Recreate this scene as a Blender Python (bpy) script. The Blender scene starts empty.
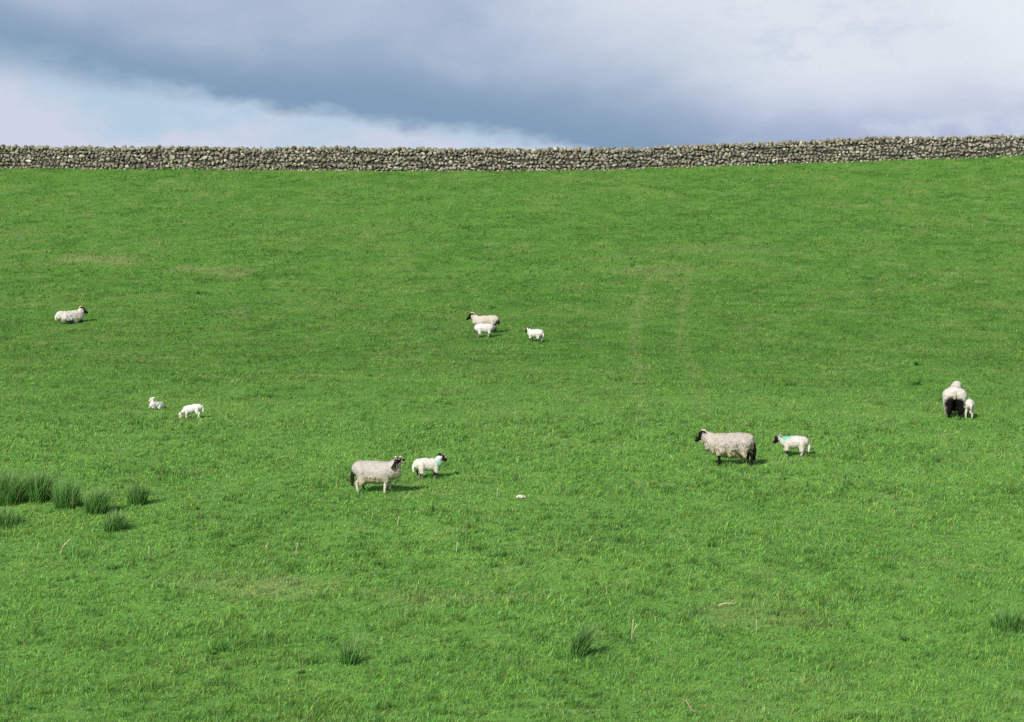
import bpy, bmesh, math, random
import numpy as np
from mathutils import Vector, Matrix

random.seed(7)
RNG = np.random.default_rng(11)
scene = bpy.context.scene
COL = scene.collection
R = math.radians

# ------------------------------------------------------------------ camera
W, H = 1024, 722
FPX = 2000.0
PITCH = math.atan((430 - 361) / FPX)
cam_data = bpy.data.cameras.new("camera")
cam_data.sensor_width = 36.0
cam_data.lens = FPX / W * 36.0
cam_data.clip_start = 0.1
cam_data.clip_end = 20000
cam = bpy.data.objects.new("camera", cam_data)
cam.rotation_euler = (math.pi / 2 + PITCH, 0, 0)
COL.objects.link(cam)
scene.camera = cam

scene.view_settings.view_transform = 'Standard'
scene.view_settings.look = 'None'
scene.view_settings.exposure = 0.0
scene.view_settings.gamma = 1.0
scene.view_settings.use_curve_mapping = False
scene.cycles.use_denoising = False
scene.cycles.max_bounces = 6
scene.cycles.diffuse_bounces = 3
scene.cycles.transmission_bounces = 4
scene.cycles.sample_clamp_indirect = 6

# ------------------------------------------------------------------ sun
SUN_EL = R(29)
SHADOW_AZ = R(28)                    # shadows run away from the viewer and to the right
travel = Vector((math.sin(SHADOW_AZ) * math.cos(SUN_EL), math.cos(SHADOW_AZ) * math.cos(SUN_EL), -math.sin(SUN_EL)))
sd = bpy.data.lights.new("sun", 'SUN')
sd.energy = 5.0
sd.angle = R(0.53)
sd.color = (1.0, 0.945, 0.86)
sun = bpy.data.objects.new("sun", sd)
sun.rotation_euler = travel.to_track_quat('-Z', 'Y').to_euler()
sun.location = (-40, -60, 60)
COL.objects.link(sun)


# ------------------------------------------------------------------ node helper
class NT:
    def __init__(self, tree):
        self.t = tree
        self.t.nodes.clear()

    def n(self, typ, **kw):
        nd = self.t.nodes.new(typ)
        for k, v in kw.items():
            setattr(nd, k, v)
        return nd

    def l(self, a, b):
        self.t.links.new(a, b)

    def put(self, sock, v):
        if hasattr(v, 'is_output'):
            self.t.links.new(v, sock)
        else:
            sock.default_value = v

    def m(self, op, a, b=None, c=None, clamp=False):
        nd = self.n('ShaderNodeMath', operation=op)
        nd.use_clamp = clamp
        self.put(nd.inputs[0], a)
        if b is not None:
            self.put(nd.inputs[1], b)
        if c is not None:
            self.put(nd.inputs[2], c)
        return nd.outputs[0]

    def smooth(self, v, a, b, lo=0.0, hi=1.0):
        nd = self.n('ShaderNodeMapRange', interpolation_type='SMOOTHSTEP')
        self.put(nd.inputs[0], v)
        for i, q in zip((1, 2, 3, 4), (a, b, lo, hi)):
            self.put(nd.inputs[i], q)
        return nd.outputs[0]

    def mix(self, f, a, b, blend='MIX'):
        nd = self.n('ShaderNodeMix', data_type='RGBA', blend_type=blend)
        self.put(nd.inputs[0], f)
        self.put(nd.inputs[6], a if hasattr(a, 'is_output') else (*a, 1))
        self.put(nd.inputs[7], b if hasattr(b, 'is_output') else (*b, 1))
        return nd.outputs[2]

    def noise(self, vec, scale, detail=4, rough=0.55, dist=0.0):
        nd = self.n('ShaderNodeTexNoise')
        if vec is not None:
            self.l(vec, nd.inputs['Vector'])
        nd.inputs['Scale'].default_value = scale
        nd.inputs['Detail'].default_value = detail
        nd.inputs['Roughness'].default_value = rough
        nd.inputs['Distortion'].default_value = dist
        return nd.outputs[0]


# ------------------------------------------------------------------ sky
SKY_STRENGTH = 0.075
world = bpy.data.worlds.new("World")
scene.world = world
world.use_nodes = True
w = NT(world.node_tree)
tc = w.n('ShaderNodeTexCoord')
sep = w.n('ShaderNodeSeparateXYZ')
w.l(tc.outputs['Generated'], sep.inputs[0])
az = w.m('ARCTAN2', sep.outputs[0], sep.outputs[1])
el = w.m('ARCSINE', sep.outputs[2])
cmb = w.n('ShaderNodeCombineXYZ')
w.l(az, cmb.inputs[0])
w.l(w.m('MULTIPLY', el, 1.9), cmb.inputs[1])
P3 = cmb.outputs[0]
sky = w.n('ShaderNodeTexSky', sky_type='NISHITA')
sky.sun_disc = False
sky.sun_elevation = SUN_EL
sky.sun_rotation = math.atan2(-travel.x, -travel.y)
sky.air_density = 1.0
sky.dust_density = 1.0
sky.ozone_density = 1.0


def c10(r, g, b, k=1.0):      # sRGB 0-255 cloud radiance -> background colour
    f = lambda c: ((c / 255 + 0.055) / 1.055) ** 2.4
    return tuple(f(q) / SKY_STRENGTH * k for q in (r, g, b))


n_big = w.noise(P3, 7.0, 3, 0.5)
n_mid = w.noise(P3, 20.0, 6, 0.52)
n_fine = w.noise(P3, 58.0, 7, 0.6)
nb = w.m('SUBTRACT', n_big, 0.5)
nm = w.m('SUBTRACT', n_mid, 0.5)
nf = w.m('SUBTRACT', n_fine, 0.5)
# the rain cloud's lower edge sinks from the left to the right
edge = w.m('MULTIPLY_ADD', az, -0.136, 0.1446)
k = w.m('SUBTRACT', el, edge)
k = w.m('MULTIPLY_ADD', nm, 0.020, k)
k = w.m('MULTIPLY_ADD', nf, 0.014, k)
soft = w.smooth(az, -0.13, -0.26, 0.0055, 0.0150)
cloud = w.smooth(k, w.m('MULTIPLY', soft, -1.0), soft)
# below the edge: pale clear sky with thin white veils toward the skyline
veil = w.m('MULTIPLY_ADD', nm, 2.4, w.m('MULTIPLY', w.m('SUBTRACT', 0.156, el), 34.0))
veil = w.m('MULTIPLY_ADD', nf, 1.3, veil)
veil = w.m('ADD', veil, w.smooth(az, -0.19, -0.26, 0.0, 0.9))
clear = w.mix(w.smooth(veil, -0.30, 0.80), c10(181, 205, 225), c10(205, 212, 229))
# the dark mass, darkest just over its lower edge
depth = w.m('SUBTRACT', el, edge)
body = w.smooth(w.m('MULTIPLY_ADD', nb, 0.030, w.m('MULTIPLY_ADD', nm, 0.010, depth)), 0.004, 0.044)
dark = w.mix(body, c10(130, 158, 186), c10(162, 180, 205))
lift = w.m('ADD', w.m('MULTIPLY', nm, 0.55), w.m('MULTIPLY', nb, 0.9))
lift = w.m('ADD', lift, w.m('MULTIPLY', w.m('SUBTRACT', el, 0.175), 5.0))
lift = w.m('ADD', lift, w.m('MULTIPLY', az, 0.8))
dark = w.mix(w.m('MULTIPLY', body, w.smooth(lift, -0.12, 0.30)), dark, c10(182, 195, 217))
# the bright right half
right = w.m('ADD', az, w.m('MULTIPLY', w.m('SUBTRACT', el, 0.17), 1.4))
right = w.m('MULTIPLY_ADD', nb, 0.10, right)
right = w.m('MULTIPLY_ADD', nm, 0.045, right)
rmask = w.smooth(right, -0.005, 0.185)
brt = w.mix(w.smooth(w.m('MULTIPLY_ADD', nm, 0.020, w.m('MULTIPLY_ADD', nb, 0.02, el)), 0.140, 0.182), c10(178, 188, 217), c10(221, 228, 238))
brt = w.mix(w.m('MULTIPLY', w.smooth(w.m('ADD', nm, w.m('MULTIPLY', nf, 0.7)), -0.02, 0.24), 0.75), brt, c10(203, 213, 230))
cor = w.m('ADD', w.m('MULTIPLY', az, 0.9), el)
brt = w.mix(w.smooth(w.m('MULTIPLY_ADD', nm, 0.08, cor), 0.372, 0.425), brt, c10(228, 235, 243))
mass = w.mix(rmask, dark, brt)
bank = w.mix(cloud, clear, mass)
grain = w.m('MULTIPLY_ADD', w.m('SUBTRACT', w.noise(P3, 420.0, 2, 0.7), 0.5), 0.10, 1.0)
gc = w.n('ShaderNodeCombineXYZ')
for _i in range(3):
    w.l(grain, gc.inputs[_i])
bank = w.mix(1.0, bank, gc.outputs[0], 'MULTIPLY')
# away from the bank the sky opens to broken cloud over plain blue
broken = w.smooth(w.noise(tc.outputs['Generated'], 2.2, 6, 0.55), 0.46, 0.66)
open_sky = w.mix(w.m('MULTIPLY', broken, 0.30), sky.outputs[0], c10(205, 212, 226))
top = w.smooth(el, 0.30, 0.60)
full = w.mix(top, bank, open_sky)
bg = w.n('ShaderNodeBackground')
bg.inputs[1].default_value = SKY_STRENGTH
w.l(full, bg.inputs[0])
wo = w.n('ShaderNodeOutputWorld')
w.l(bg.outputs[0], wo.inputs[0])


# ------------------------------------------------------------------ noise and terrain
def _hash(ix, iy, seed):
    h = (ix.astype(np.int64) * 374761393 + iy.astype(np.int64) * 668265263 + seed * 1442695041) & 0xFFFFFFFF
    h = ((h ^ (h >> 13)) * 1274126177) & 0xFFFFFFFF
    h = (h ^ (h >> 16)) & 0xFFFFFF
    return h / float(0xFFFFFF)


def vnoise(x, y, seed=0):
    x = np.asarray(x, float)
    y = np.asarray(y, float)
    ix, iy = np.floor(x), np.floor(y)
    fx, fy = x - ix, y - iy
    fx = fx * fx * fx * (fx * (fx * 6 - 15) + 10)
    fy = fy * fy * fy * (fy * (fy * 6 - 15) + 10)
    a = _hash(ix, iy, seed)
    b = _hash(ix + 1, iy, seed)
    c = _hash(ix, iy + 1, seed)
    d = _hash(ix + 1, iy + 1, seed)
    return (a * (1 - fx) + b * fx) * (1 - fy) + (c * (1 - fx) + d * fx) * fy


def fbm(x, y, seed=0, octs=3):
    s, a, t = 0, 1.0, 0
    for o in range(octs):
        ca, sa = math.cos(0.6 + o), math.sin(0.6 + o)
        s = s + a * vnoise((x * ca - y * sa) * 2 ** o, (x * sa + y * ca) * 2 ** o, seed + o * 17)
        t += a
        a *= 0.55
    return s / t


KD = np.array([-3000, -300, -20, 0, 5, 12, 18, 21, 25, 40.8, 52.6, 64, 74, 86, 98, 110, 122.7, 128, 134, 145, 200, 600, 4000, 9000], float)
KZ = np.array([-6, -3, -1.6, -1.65, -1.9, -2.85, -3.75, -3.98, -3.66, -1.33, 0.36, 1.98, 3.50, 5.95, 8.95, 12.25, 15.95, 17.5, 18.5, 19.1, 19.4, 18, 5, -40], float)
_h = np.diff(KD)
_dl = np.diff(KZ) / _h
KM = np.zeros_like(KZ)
for i in range(1, len(KD) - 1):
    if _dl[i - 1] * _dl[i] > 0:
        w1, w2 = 2 * _h[i] + _h[i - 1], _h[i] + 2 * _h[i - 1]
        KM[i] = (w1 + w2) / (w1 / _dl[i - 1] + w2 / _dl[i])


def profile(d):
    d = np.clip(np.asarray(d, float), KD[0], KD[-1])
    i = np.clip(np.searchsorted(KD, d, side='right') - 1, 0, len(KD) - 2)
    h = _h[i]
    t = (d - KD[i]) / h
    return ((1 + 2 * t) * (1 - t) ** 2 * KZ[i] + t * (1 - t) ** 2 * h * KM[i]
            + t * t * (3 - 2 * t) * KZ[i + 1] + t * t * (t - 1) * h * KM[i + 1])


def terrain(x, y):
    x = np.asarray(x, float)
    y = np.asarray(y, float)
    z = profile(y)
    # the brow climbs toward the right-hand end of the wall
    tx = np.clip((x - 14) / 50, 0, 1)
    ty = np.clip((y - 108) / 30, 0, 1)
    z = z + 3.4 * tx * tx * (3 - 2 * tx) * ty * ty * (3 - 2 * ty)
    z = z + 0.16 * (vnoise(x / 9, y / 9, 3) - 0.5) + 0.05 * (vnoise(x / 2.6, y / 2.2, 5) - 0.5)
    z = z + 0.034 * (vnoise(x / 0.95, y / 0.85, 9) - 0.5) + 0.026 * (vnoise(x / 0.42, y / 0.38, 13) - 0.5)
    return z


def tz(x, y):
    return float(terrain(x, y))


def ray(px, py):
    v = Vector(((px - W / 2) / FPX, 1.0, (H / 2 - py) / FPX))
    return Matrix.Rotation(PITCH, 3, 'X') @ v


def ground_at(px, py):
    v = ray(px, py)
    d = np.linspace(20, 200, 9001)
    t = d / v.y
    below = np.nonzero(v.z * t <= terrain(v.x * t, d))[0]
    q = d[below[0]]
    return Vector((v.x / v.y * q, q, tz(v.x / v.y * q, q)))


# ------------------------------------------------------------------ mesh helpers
def tag(o, label=None, cat=None, group=None, kind=None):
    if label:
        o['label'] = label
    if cat:
        o['category'] = cat
    if group:
        o['group'] = group
    if kind:
        o['kind'] = kind
    return o


def link(name, mesh, mat=None, parent=None):
    o = bpy.data.objects.new(name, mesh)
    if mat is not None:
        mesh.materials.append(mat)
    COL.objects.link(o)
    if parent is not None:
        o.parent = parent
    return o


def empty(name, loc, rz=0.0):
    o = bpy.data.objects.new(name, None)
    o.empty_display_size = 0.2
    o.location = loc
    o.rotation_euler = (0, 0, rz)
    COL.objects.link(o)
    return o


def fast_mesh(name, V, loops, starts, colors=None, smooth=False, byte=False):
    me = bpy.data.meshes.new(name)
    me.vertices.add(len(V))
    me.vertices.foreach_set('co', np.ascontiguousarray(V, np.float32).ravel())
    me.loops.add(len(loops))
    me.loops.foreach_set('vertex_index', np.ascontiguousarray(loops, np.int32))
    me.polygons.add(len(starts))
    me.polygons.foreach_set('loop_start', np.ascontiguousarray(starts, np.int32))
    if smooth:
        me.polygons.foreach_set('use_smooth', np.ones(len(starts), bool))
    me.update(calc_edges=True)
    if colors is not None:
        set_col(me, colors, byte)
    return me


def set_col(me, C, byte=False):
    ca = me.color_attributes.new('tint', 'BYTE_COLOR' if byte else 'FLOAT_COLOR', 'POINT')
    A = np.ones((len(C), 4), np.float32)
    A[:, :3] = C
    ca.data.foreach_set('color', A.ravel())


def mat_tint(name, rough=0.8, spec=0.2, bump=None, vary=None, transl=0.0, sheen=0.0):
    """A material that takes its local colour from the object's own 'tint', with procedural variation."""
    m = bpy.data.materials.new(name)
    m.use_nodes = True
    t = NT(m.node_tree)
    at = t.n('ShaderNodeAttribute', attribute_name='tint')
    col = at.outputs['Color']
    tcn = t.n('ShaderNodeTexCoord')
    if vary:
        sc, lo, hi = vary
        nz = t.noise(tcn.outputs['Object'], sc, 5, 0.6)
        f = t.smooth(nz, 0.3, 0.7, lo, hi)
        cc = t.n('ShaderNodeCombineXYZ')
        for i in range(3):
            t.l(f, cc.inputs[i])
        col = t.mix(1.0, col, cc.outputs[0], 'MULTIPLY')
    p = t.n('ShaderNodeBsdfPrincipled')
    t.l(col, p.inputs['Base Color'])
    p.inputs['Roughness'].default_value = rough
    p.inputs['Specular IOR Level'].default_value = spec
    if sheen:
        p.inputs['Sheen Weight'].default_value = sheen
    if bump:
        sc, st, dist = bump
        b = t.n('ShaderNodeBump')
        b.inputs['Strength'].default_value = st
        b.inputs['Distance'].default_value = dist
        t.l(t.noise(tcn.outputs['Object'], sc, 6, 0.65), b.inputs['Height'])
        t.l(b.outputs[0], p.inputs['Normal'])
    out = t.n('ShaderNodeOutputMaterial')
    if transl:
        tr = t.n('ShaderNodeBsdfTranslucent')
        t.l(col, tr.inputs[0])
        mx = t.n('ShaderNodeMixShader')
        mx.inputs[0].default_value = transl
        t.l(p.outputs[0], mx.inputs[1])
        t.l(tr.outputs[0], mx.inputs[2])
        t.l(mx.outputs[0], out.inputs[0])
    else:
        t.l(p.outputs[0], out.inputs[0])
    return m


M_GRASS = mat_tint('grass_blade', 0.50, 0.30, transl=0.38)
M_TURF = mat_tint('turf', 0.9, 0.1, bump=(9.0, 0.6, 0.05), vary=(14.0, 0.75, 1.2))
M_STONE = mat_tint('field_stone', 0.92, 0.15, bump=(24.0, 0.8, 0.03), vary=(9.0, 0.62, 1.35))
M_FLEECE = mat_tint('fleece', 1.0, 0.05, bump=(30.0, 0.35, 0.015), vary=(14.0, 0.90, 1.05), sheen=0.0)
M_HIDE = mat_tint('short_hair', 0.85, 0.06, vary=(30.0, 0.8, 1.1))
M_HORN = mat_tint('horn', 0.6, 0.3, bump=(60.0, 0.5, 0.005), vary=(30.0, 0.8, 1.1))
M_RUSH = mat_tint('rush', 0.5, 0.3, transl=0.15)
M_DRY = mat_tint('dry_straw', 0.85, 0.1, vary=(20.0, 0.8, 1.1))
M_EYE = mat_tint('eye', 0.15, 0.5)
M_SCRAP = mat_tint('scrap', 0.9, 0.1, vary=(30.0, 0.8, 1.1))

# ------------------------------------------------------------------ what colour the turf has where
G_DARK = np.array([0.070, 0.200, 0.028])
G_MID = np.array([0.110, 0.268, 0.041])
G_LIGHT = np.array([0.153, 0.332, 0.058])
G_YEL = np.array([0.188, 0.310, 0.068])
G_STRAW = np.array([0.40, 0.38, 0.19])
G_BRIGHTEN = np.array([0.174, 0.352, 0.074])  # lightened green, painted over the self-shaded lower turf
SOIL = np.array([0.10, 0.075, 0.040])


def mixc(a, b, f):
    f = np.clip(f, 0, 1)[:, None]
    return a * (1 - f) + b * f


def sstep(v, a, b):
    t = np.clip((v - a) / (b - a), 0, 1)
    return t * t * (3 - 2 * t)


def path_world(pts):
    return np.array([[q.x, q.y] for q in (ground_at(*p) for p in pts)])


TRACKS = [path_world([(648, 277), (641, 300), (633, 321), (634, 345), (637, 371), (641, 398), (640, 425)]),
          path_world([(690, 262), (689, 277), (684, 300), (680, 324), (685, 353), (694, 371), (700, 395), (705, 415)])]
BLOTCHES = [  # px, py, half width, half depth (m), colour, strength
    (85, 259, 2.6, 1.6, G_STRAW, 0.27), (120, 262, 1.6, 1.4, G_STRAW, 0.25), (215, 271, 2.2, 2.0, G_STRAW, 0.22), (190, 268, 1.3, 1.2, G_STRAW, 0.25),
    (640, 270, 3.6, 1.6, G_STRAW, 0.20), (600, 258, 2.5, 1.2, G_STRAW, 0.16), (715, 250, 4.5, 2.0, G_STRAW, 0.15),
    (815, 480, 0.34, 0.18, SOIL, 0.75), (235, 585, 1.6, 1.1, G_STRAW, 0.22), (470, 600, 1.4, 0.8, G_STRAW, 0.20),
    (300, 590, 2.0, 1.0, G_STRAW, 0.18), (770, 620, 1.3, 0.9, G_STRAW, 0.18), (10, 235, 2.5, 2, G_STRAW, 0.15),
]
BLOTCHES = [(ground_at(a, b), c, d, e, f) for a, b, c, d, e, f in BLOTCHES]


def seg_dist(x, y, path):
    best = np.full(len(x), 1e9)
    for (ax, ay), (bx, by) in zip(path[:-1], path[1:]):
        dx, dy = bx - ax, by - ay
        t = np.clip(((x - ax) * dx + (y - ay) * dy) / (dx * dx + dy * dy), 0, 1)
        best = np.minimum(best, np.hypot(x - ax - t * dx, y - ay - t * dy))
    return best


def turf_color(x, y):
    n1 = fbm(x / 6.0, y / 6.0, 21, 3)
    n2 = fbm(x / 1.5, y / 1.5, 31, 3)
    n3 = fbm(x / 0.40, y / 0.46, 41, 2)
    c = mixc(np.tile(G_DARK, (len(x), 1)), G_MID, sstep(n2 * 0.45 + n3 * 0.4 + n1 * 0.15, 0.20, 0.52))
    c = mixc(c, G_LIGHT, sstep(n2 * 0.4 + n3 * 0.6, 0.46, 0.72) * 0.60)
    c = mixc(c, G_YEL, sstep(fbm(x / 2.8, y / 2.6, 51, 4), 0.48, 0.74) * 0.40)
    c = mixc(c, G_DARK * 0.85, sstep(fbm(x / 0.65, y / 0.65, 57, 2), 0.62, 0.82) * 0.40)
    c = mixc(c, G_STRAW, sstep(fbm(x / 0.8, y / 0.8, 61, 3), 0.62, 0.85) * 0.28)
    # lower turf brightened in colour to offset blade self-shadow and weak sun incidence
    c = mixc(c, c * 0.50 + G_BRIGHTEN * 0.70, sstep(-y, -70.0, -44.0) * 0.90)
    wob = 0.4 + 0.6 * fbm(x / 0.5, y / 0.9, 71, 2)
    for p in TRACKS:
        dd = seg_dist(x + 0.12 * (n3 - 0.5), y, p)
        c = mixc(c, (G_STRAW * 0.45 + G_YEL * 0.65), (1 - sstep(dd, 0.05, 0.34)) * 0.34 * wob)
    for (q, rx, ry, cc, st) in BLOTCHES:
        e = np.hypot((x - q.x) / rx, (y - q.y) / ry) + (n2 - 0.5) * 0.9 + (n3 - 0.5) * 0.5
        c = mixc(c, cc, (1 - sstep(e, 0.35, 1.0)) * st)
    return c


# ------------------------------------------------------------------ ground sheet
def graded(lo, hi, fine, far_lo, far_hi, grow=1.35):
    a = list(np.arange(lo, hi + 1e-6, fine))
    s, v = fine, a[-1]
    while v < far_hi:
        s *= grow
        v = min(v + s, far_hi)
        a.append(v)
    s, v = fine, a[0]
    pre = []
    while v > far_lo:
        s *= grow
        v = max(v - s, far_lo)
        pre.append(v)
    return np.array(pre[::-1] + a)


xs = graded(-40, 40, 0.22, -6000, 6000)
ys = graded(18, 134, 0.24, -2500, 8500)
GX, GY = np.meshgrid(xs, ys)
nx, ny = len(xs), len(ys)
gx, gy = GX.ravel(), GY.ravel()
V = np.stack([gx, gy, terrain(gx, gy)], 1)
ii = (np.arange(ny - 1)[:, None] * nx + np.arange(nx - 1)[None, :]).ravel()
Q = np.stack([ii, ii + 1, ii + nx + 1, ii + nx], 1)
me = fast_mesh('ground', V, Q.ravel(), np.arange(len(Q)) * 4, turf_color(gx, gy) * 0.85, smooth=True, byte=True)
tag(link('ground', me, M_TURF), kind='structure', label='rising green pasture ground under the grass')


# ------------------------------------------------------------------ where the wall runs
wall_px = [(-330, 169), (-120, 169), (0, 168.6), (130, 169.5), (280, 170.2), (420, 171), (560, 171), (680, 167.5), (800, 163.5), (900, 160), (1024, 156), (1160, 152.5), (1330, 148)]
wall_top = [(-330, 144), (0, 145), (130, 145.5), (560, 147), (640, 146.5), (700, 143.5), (800, 139.5), (900, 135.5), (1024, 134.5), (1330, 126)]
WP = [ground_at(a, b) for a, b in wall_px]
WP = np.array([[p.x, p.y] for p in WP])
sl = np.concatenate([[0], np.cumsum(np.hypot(*np.diff(WP, axis=0).T))])
WLEN = sl[-1]


def wall_at(s):
    x = np.interp(s, sl, WP[:, 0])
    y = np.interp(s, sl, WP[:, 1])
    return float(x), float(y)


def wall_dir(s):
    a, b = wall_at(max(0, s - 1.5)), wall_at(min(WLEN, s + 1.5))
    t = Vector((b[0] - a[0], b[1] - a[1], 0)).normalized()
    return t, Vector((-t.y, t.x, 0))        # along, away from the viewer


def wall_h(s):
    x, y = wall_at(s)
    px = 512 + FPX * x / y
    pt = np.interp(px, [a for a, _ in wall_top], [b for _, b in wall_top])
    v = ray(px, pt)
    return v.z / v.y * y - tz(x, y)


# ------------------------------------------------------------------ grass blades
def blades(d0, d1, count, hmin, hmax, wmul, two_seg):
    d = []
    got = 0
    while got < count:                       # denser where one stands closer
        q = RNG.uniform(d0, d1, count)
        keep = RNG.uniform(0, 1, count) < (d0 / q)
        d.append(q[keep])
        got += keep.sum()
    d = np.concatenate(d)[:count]
    x = RNG.uniform(-1, 1, count) * (0.262 * d + 1.6)
    # gather into tussocks: shift each blade a little toward a lattice-noise high
    cl = fbm(x / 0.26, d / 0.24, 81, 2)
    lush = fbm(x / 1.3, d / 0.9, 91, 3)
    h = RNG.uniform(hmin, hmax, count) * (0.25 + 1.45 * cl) * (0.45 + 1.15 * lush)
    # individual tufts: each little plant keeps its own height and shade of green
    cell = 0.085 if d1 < 60 else (0.13 if d1 < 100 else 0.19)
    jx, jy = x + 0.6 * cell * (vnoise(x / cell, d / cell, 201) - .5), d + 0.6 * cell * (vnoise(x / cell, d / cell, 203) - .5)
    cx, cyy = np.floor(jx / cell), np.floor(jy / cell)
    t1, t2, t3 = _hash(cx, cyy, 211), _hash(cx, cyy, 223), _hash(cx, cyy, 227)
    h = h * (0.62 + 0.85 * t1)
    tall = RNG.uniform(0, 1, count) < 0.012
    h = np.where(tall, h * 1.7, h)
    # rank tussocks left by the sheep, and the ungrazed fringe along the wall foot
    tus = sstep(fbm(x / 0.19, d / 0.19, 111, 2), 0.62, 0.82) * sstep(fbm(x / 2.4, d / 2.4, 117, 2), 0.36, 0.58)
    h = h * (1 + 1.25 * tus)
    if d1 > 110:
        wy = np.interp(x, WP[:, 0], WP[:, 1])
        fringe = sstep(-(wy - d), -0.55, -0.05) * (d < wy + 0.1)
        h = h * (1 + 2.6 * fringe * sstep(fbm(x / 0.6, d / 3.0, 121, 2), 0.42, 0.7))
    wd = wmul * d * RNG.uniform(0.7, 1.35, count)
    z = terrain(x, d) - 0.006
    a = RNG.uniform(0, 2 * np.pi, count)
    lean = RNG.uniform(0.15, 1.0, count) * h
    la = RNG.uniform(0, 2 * np.pi, count)
    lx, ly = np.cos(la) * lean + 0.25 * h, np.sin(la) * lean
    hz = np.sqrt(np.maximum(h * h - 0.55 * lean ** 2, 0.1 * h * h))
    wx, wy = np.cos(a) * wd * 0.5, np.sin(a) * wd * 0.5
    base = np.stack([x, d, z], 1)
    wv = np.stack([wx, wy, np.zeros(count)], 1)
    tip = base + np.stack([lx, ly, hz], 1)
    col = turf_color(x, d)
    col = col * (0.76 + 0.50 * t2)[:, None]
    hue = (t3 + RNG.normal(0, 0.18, count))[:, None]
    col = np.where(hue < 0.30, col * np.array([0.84, 0.98, 1.18]), np.where(hue > 0.72, col * np.array([1.24, 1.04, 0.90]), col))
    col = mixc(col, np.tile(G_DARK * 0.80, (count, 1)), tus * 0.55)
    rv = RNG.uniform(0, 1, count)
    col = col * (0.58 + 0.95 * RNG.uniform(0, 1, count) ** 1.4)[:, None]
    col = mixc(col, np.tile(G_STRAW, (count, 1)) * RNG.uniform(0.8, 1.3, count)[:, None], np.where(rv > 0.966, 0.70, np.where(rv > 0.88, 0.25, 0.0)))
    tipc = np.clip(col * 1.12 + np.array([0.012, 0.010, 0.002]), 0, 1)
    if two_seg:
        mid = base + np.stack([lx * 0.30, ly * 0.30, hz * 0.58], 1)
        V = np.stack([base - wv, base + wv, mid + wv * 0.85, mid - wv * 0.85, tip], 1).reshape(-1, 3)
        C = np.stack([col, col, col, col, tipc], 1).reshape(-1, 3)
        o = np.arange(count)[:, None] * 5
        loops = (o + np.array([0, 1, 2, 3, 3, 2, 4])[None, :]).ravel()
        st = (np.arange(count)[:, None] * 7 + np.array([0, 4])[None, :]).ravel()
    else:
        V = np.stack([base - wv, base + wv, tip], 1).reshape(-1, 3)
        C = np.stack([col, col, tipc], 1).reshape(-1, 3)
        loops = np.arange(count * 3)
        st = np.arange(count) * 3
    return V, loops, st, C


GRASS_SCALE = 1.0
bands = [(21.0, 34.0, 330000, 0.026, 0.070, 0.00036, True),
         (34.0, 52.0, 380000, 0.026, 0.066, 0.00036, True),
         (52.0, 80.0, 380000, 0.028, 0.065, 0.00038, False),
         (80.0, 127.0, 360000, 0.030, 0.070, 0.00042, False)]
Vs, Ls, Ss, Cs, vo, lo = [], [], [], [], 0, 0
for b in bands:
    V, L, S, C = blades(b[0], b[1], int(b[2] * GRASS_SCALE), *b[3:])
    Vs.append(V); Ls.append(L + vo); Ss.append(S + lo); Cs.append(C)
    vo += len(V); lo += len(L)
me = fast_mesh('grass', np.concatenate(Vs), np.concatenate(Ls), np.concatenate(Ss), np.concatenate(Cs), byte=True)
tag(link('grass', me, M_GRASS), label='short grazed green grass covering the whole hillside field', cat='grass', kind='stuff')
del Vs, Ls, Ss, Cs

# ------------------------------------------------------------------ dry stone wall
ICO = {}


def ico(sub):
    if sub not in ICO:
        bm = bmesh.new()
        bmesh.ops.create_icosphere(bm, subdivisions=sub, radius=1.0)
        bm.verts.ensure_lookup_table()
        ICO[sub] = (np.array([v.co[:] for v in bm.verts]), np.array([[v.index for v in f.verts] for f in bm.faces]))
        bm.free()
    return ICO[sub]


def rock(center, half, rot, sub=2, boxy=0.6, rough=0.16):
    v, f = ico(sub)
    a = np.abs(v) ** (2.0 / (2.0 + 4 * boxy)) * np.sign(v)      # rounded box
    a = a / np.linalg.norm(a, axis=1)[:, None] * (0.75 * np.linalg.norm(v, axis=1) + 0.25 * np.max(np.abs(a), axis=1))[:, None]
    p = a.copy()
    for _ in range(9):                                          # knock facets off
        n = RNG.normal(size=3)
        n /= np.linalg.norm(n)
        lim = RNG.uniform(0.48, 0.90)
        dd = p @ n
        p = p - np.maximum(dd - lim, 0)[:, None] * n * 0.97
    p = p * (1 + rough * (RNG.uniform(-0.5, 0.5, len(p)))[:, None] * 0.6)
    p = p * np.array(half)
    rm = np.array(Matrix.Rotation(rot[2], 3, 'Z') @ Matrix.Rotation(rot[0], 3, 'X') @ Matrix.Rotation(rot[1], 3, 'Y'))
    return p @ rm.T + np.array(center), f


class Pile:
    def __init__(self):
        self.V, self.F, self.C, self.n = [], [], [], 0

    def add(self, v, f, c):
        self.V.append(v); self.F.append(f + self.n); self.n += len(v)
        self.C.append(np.tile(np.asarray(c, float), (len(v), 1)) if np.ndim(c) == 1 else c)

    def mesh(self, name, smooth=False):
        F = np.concatenate(self.F)
        k = F.shape[1]
        return fast_mesh(name, np.concatenate(self.V), F.ravel(), np.arange(len(F)) * k, np.concatenate(self.C), smooth=smooth)


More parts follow.
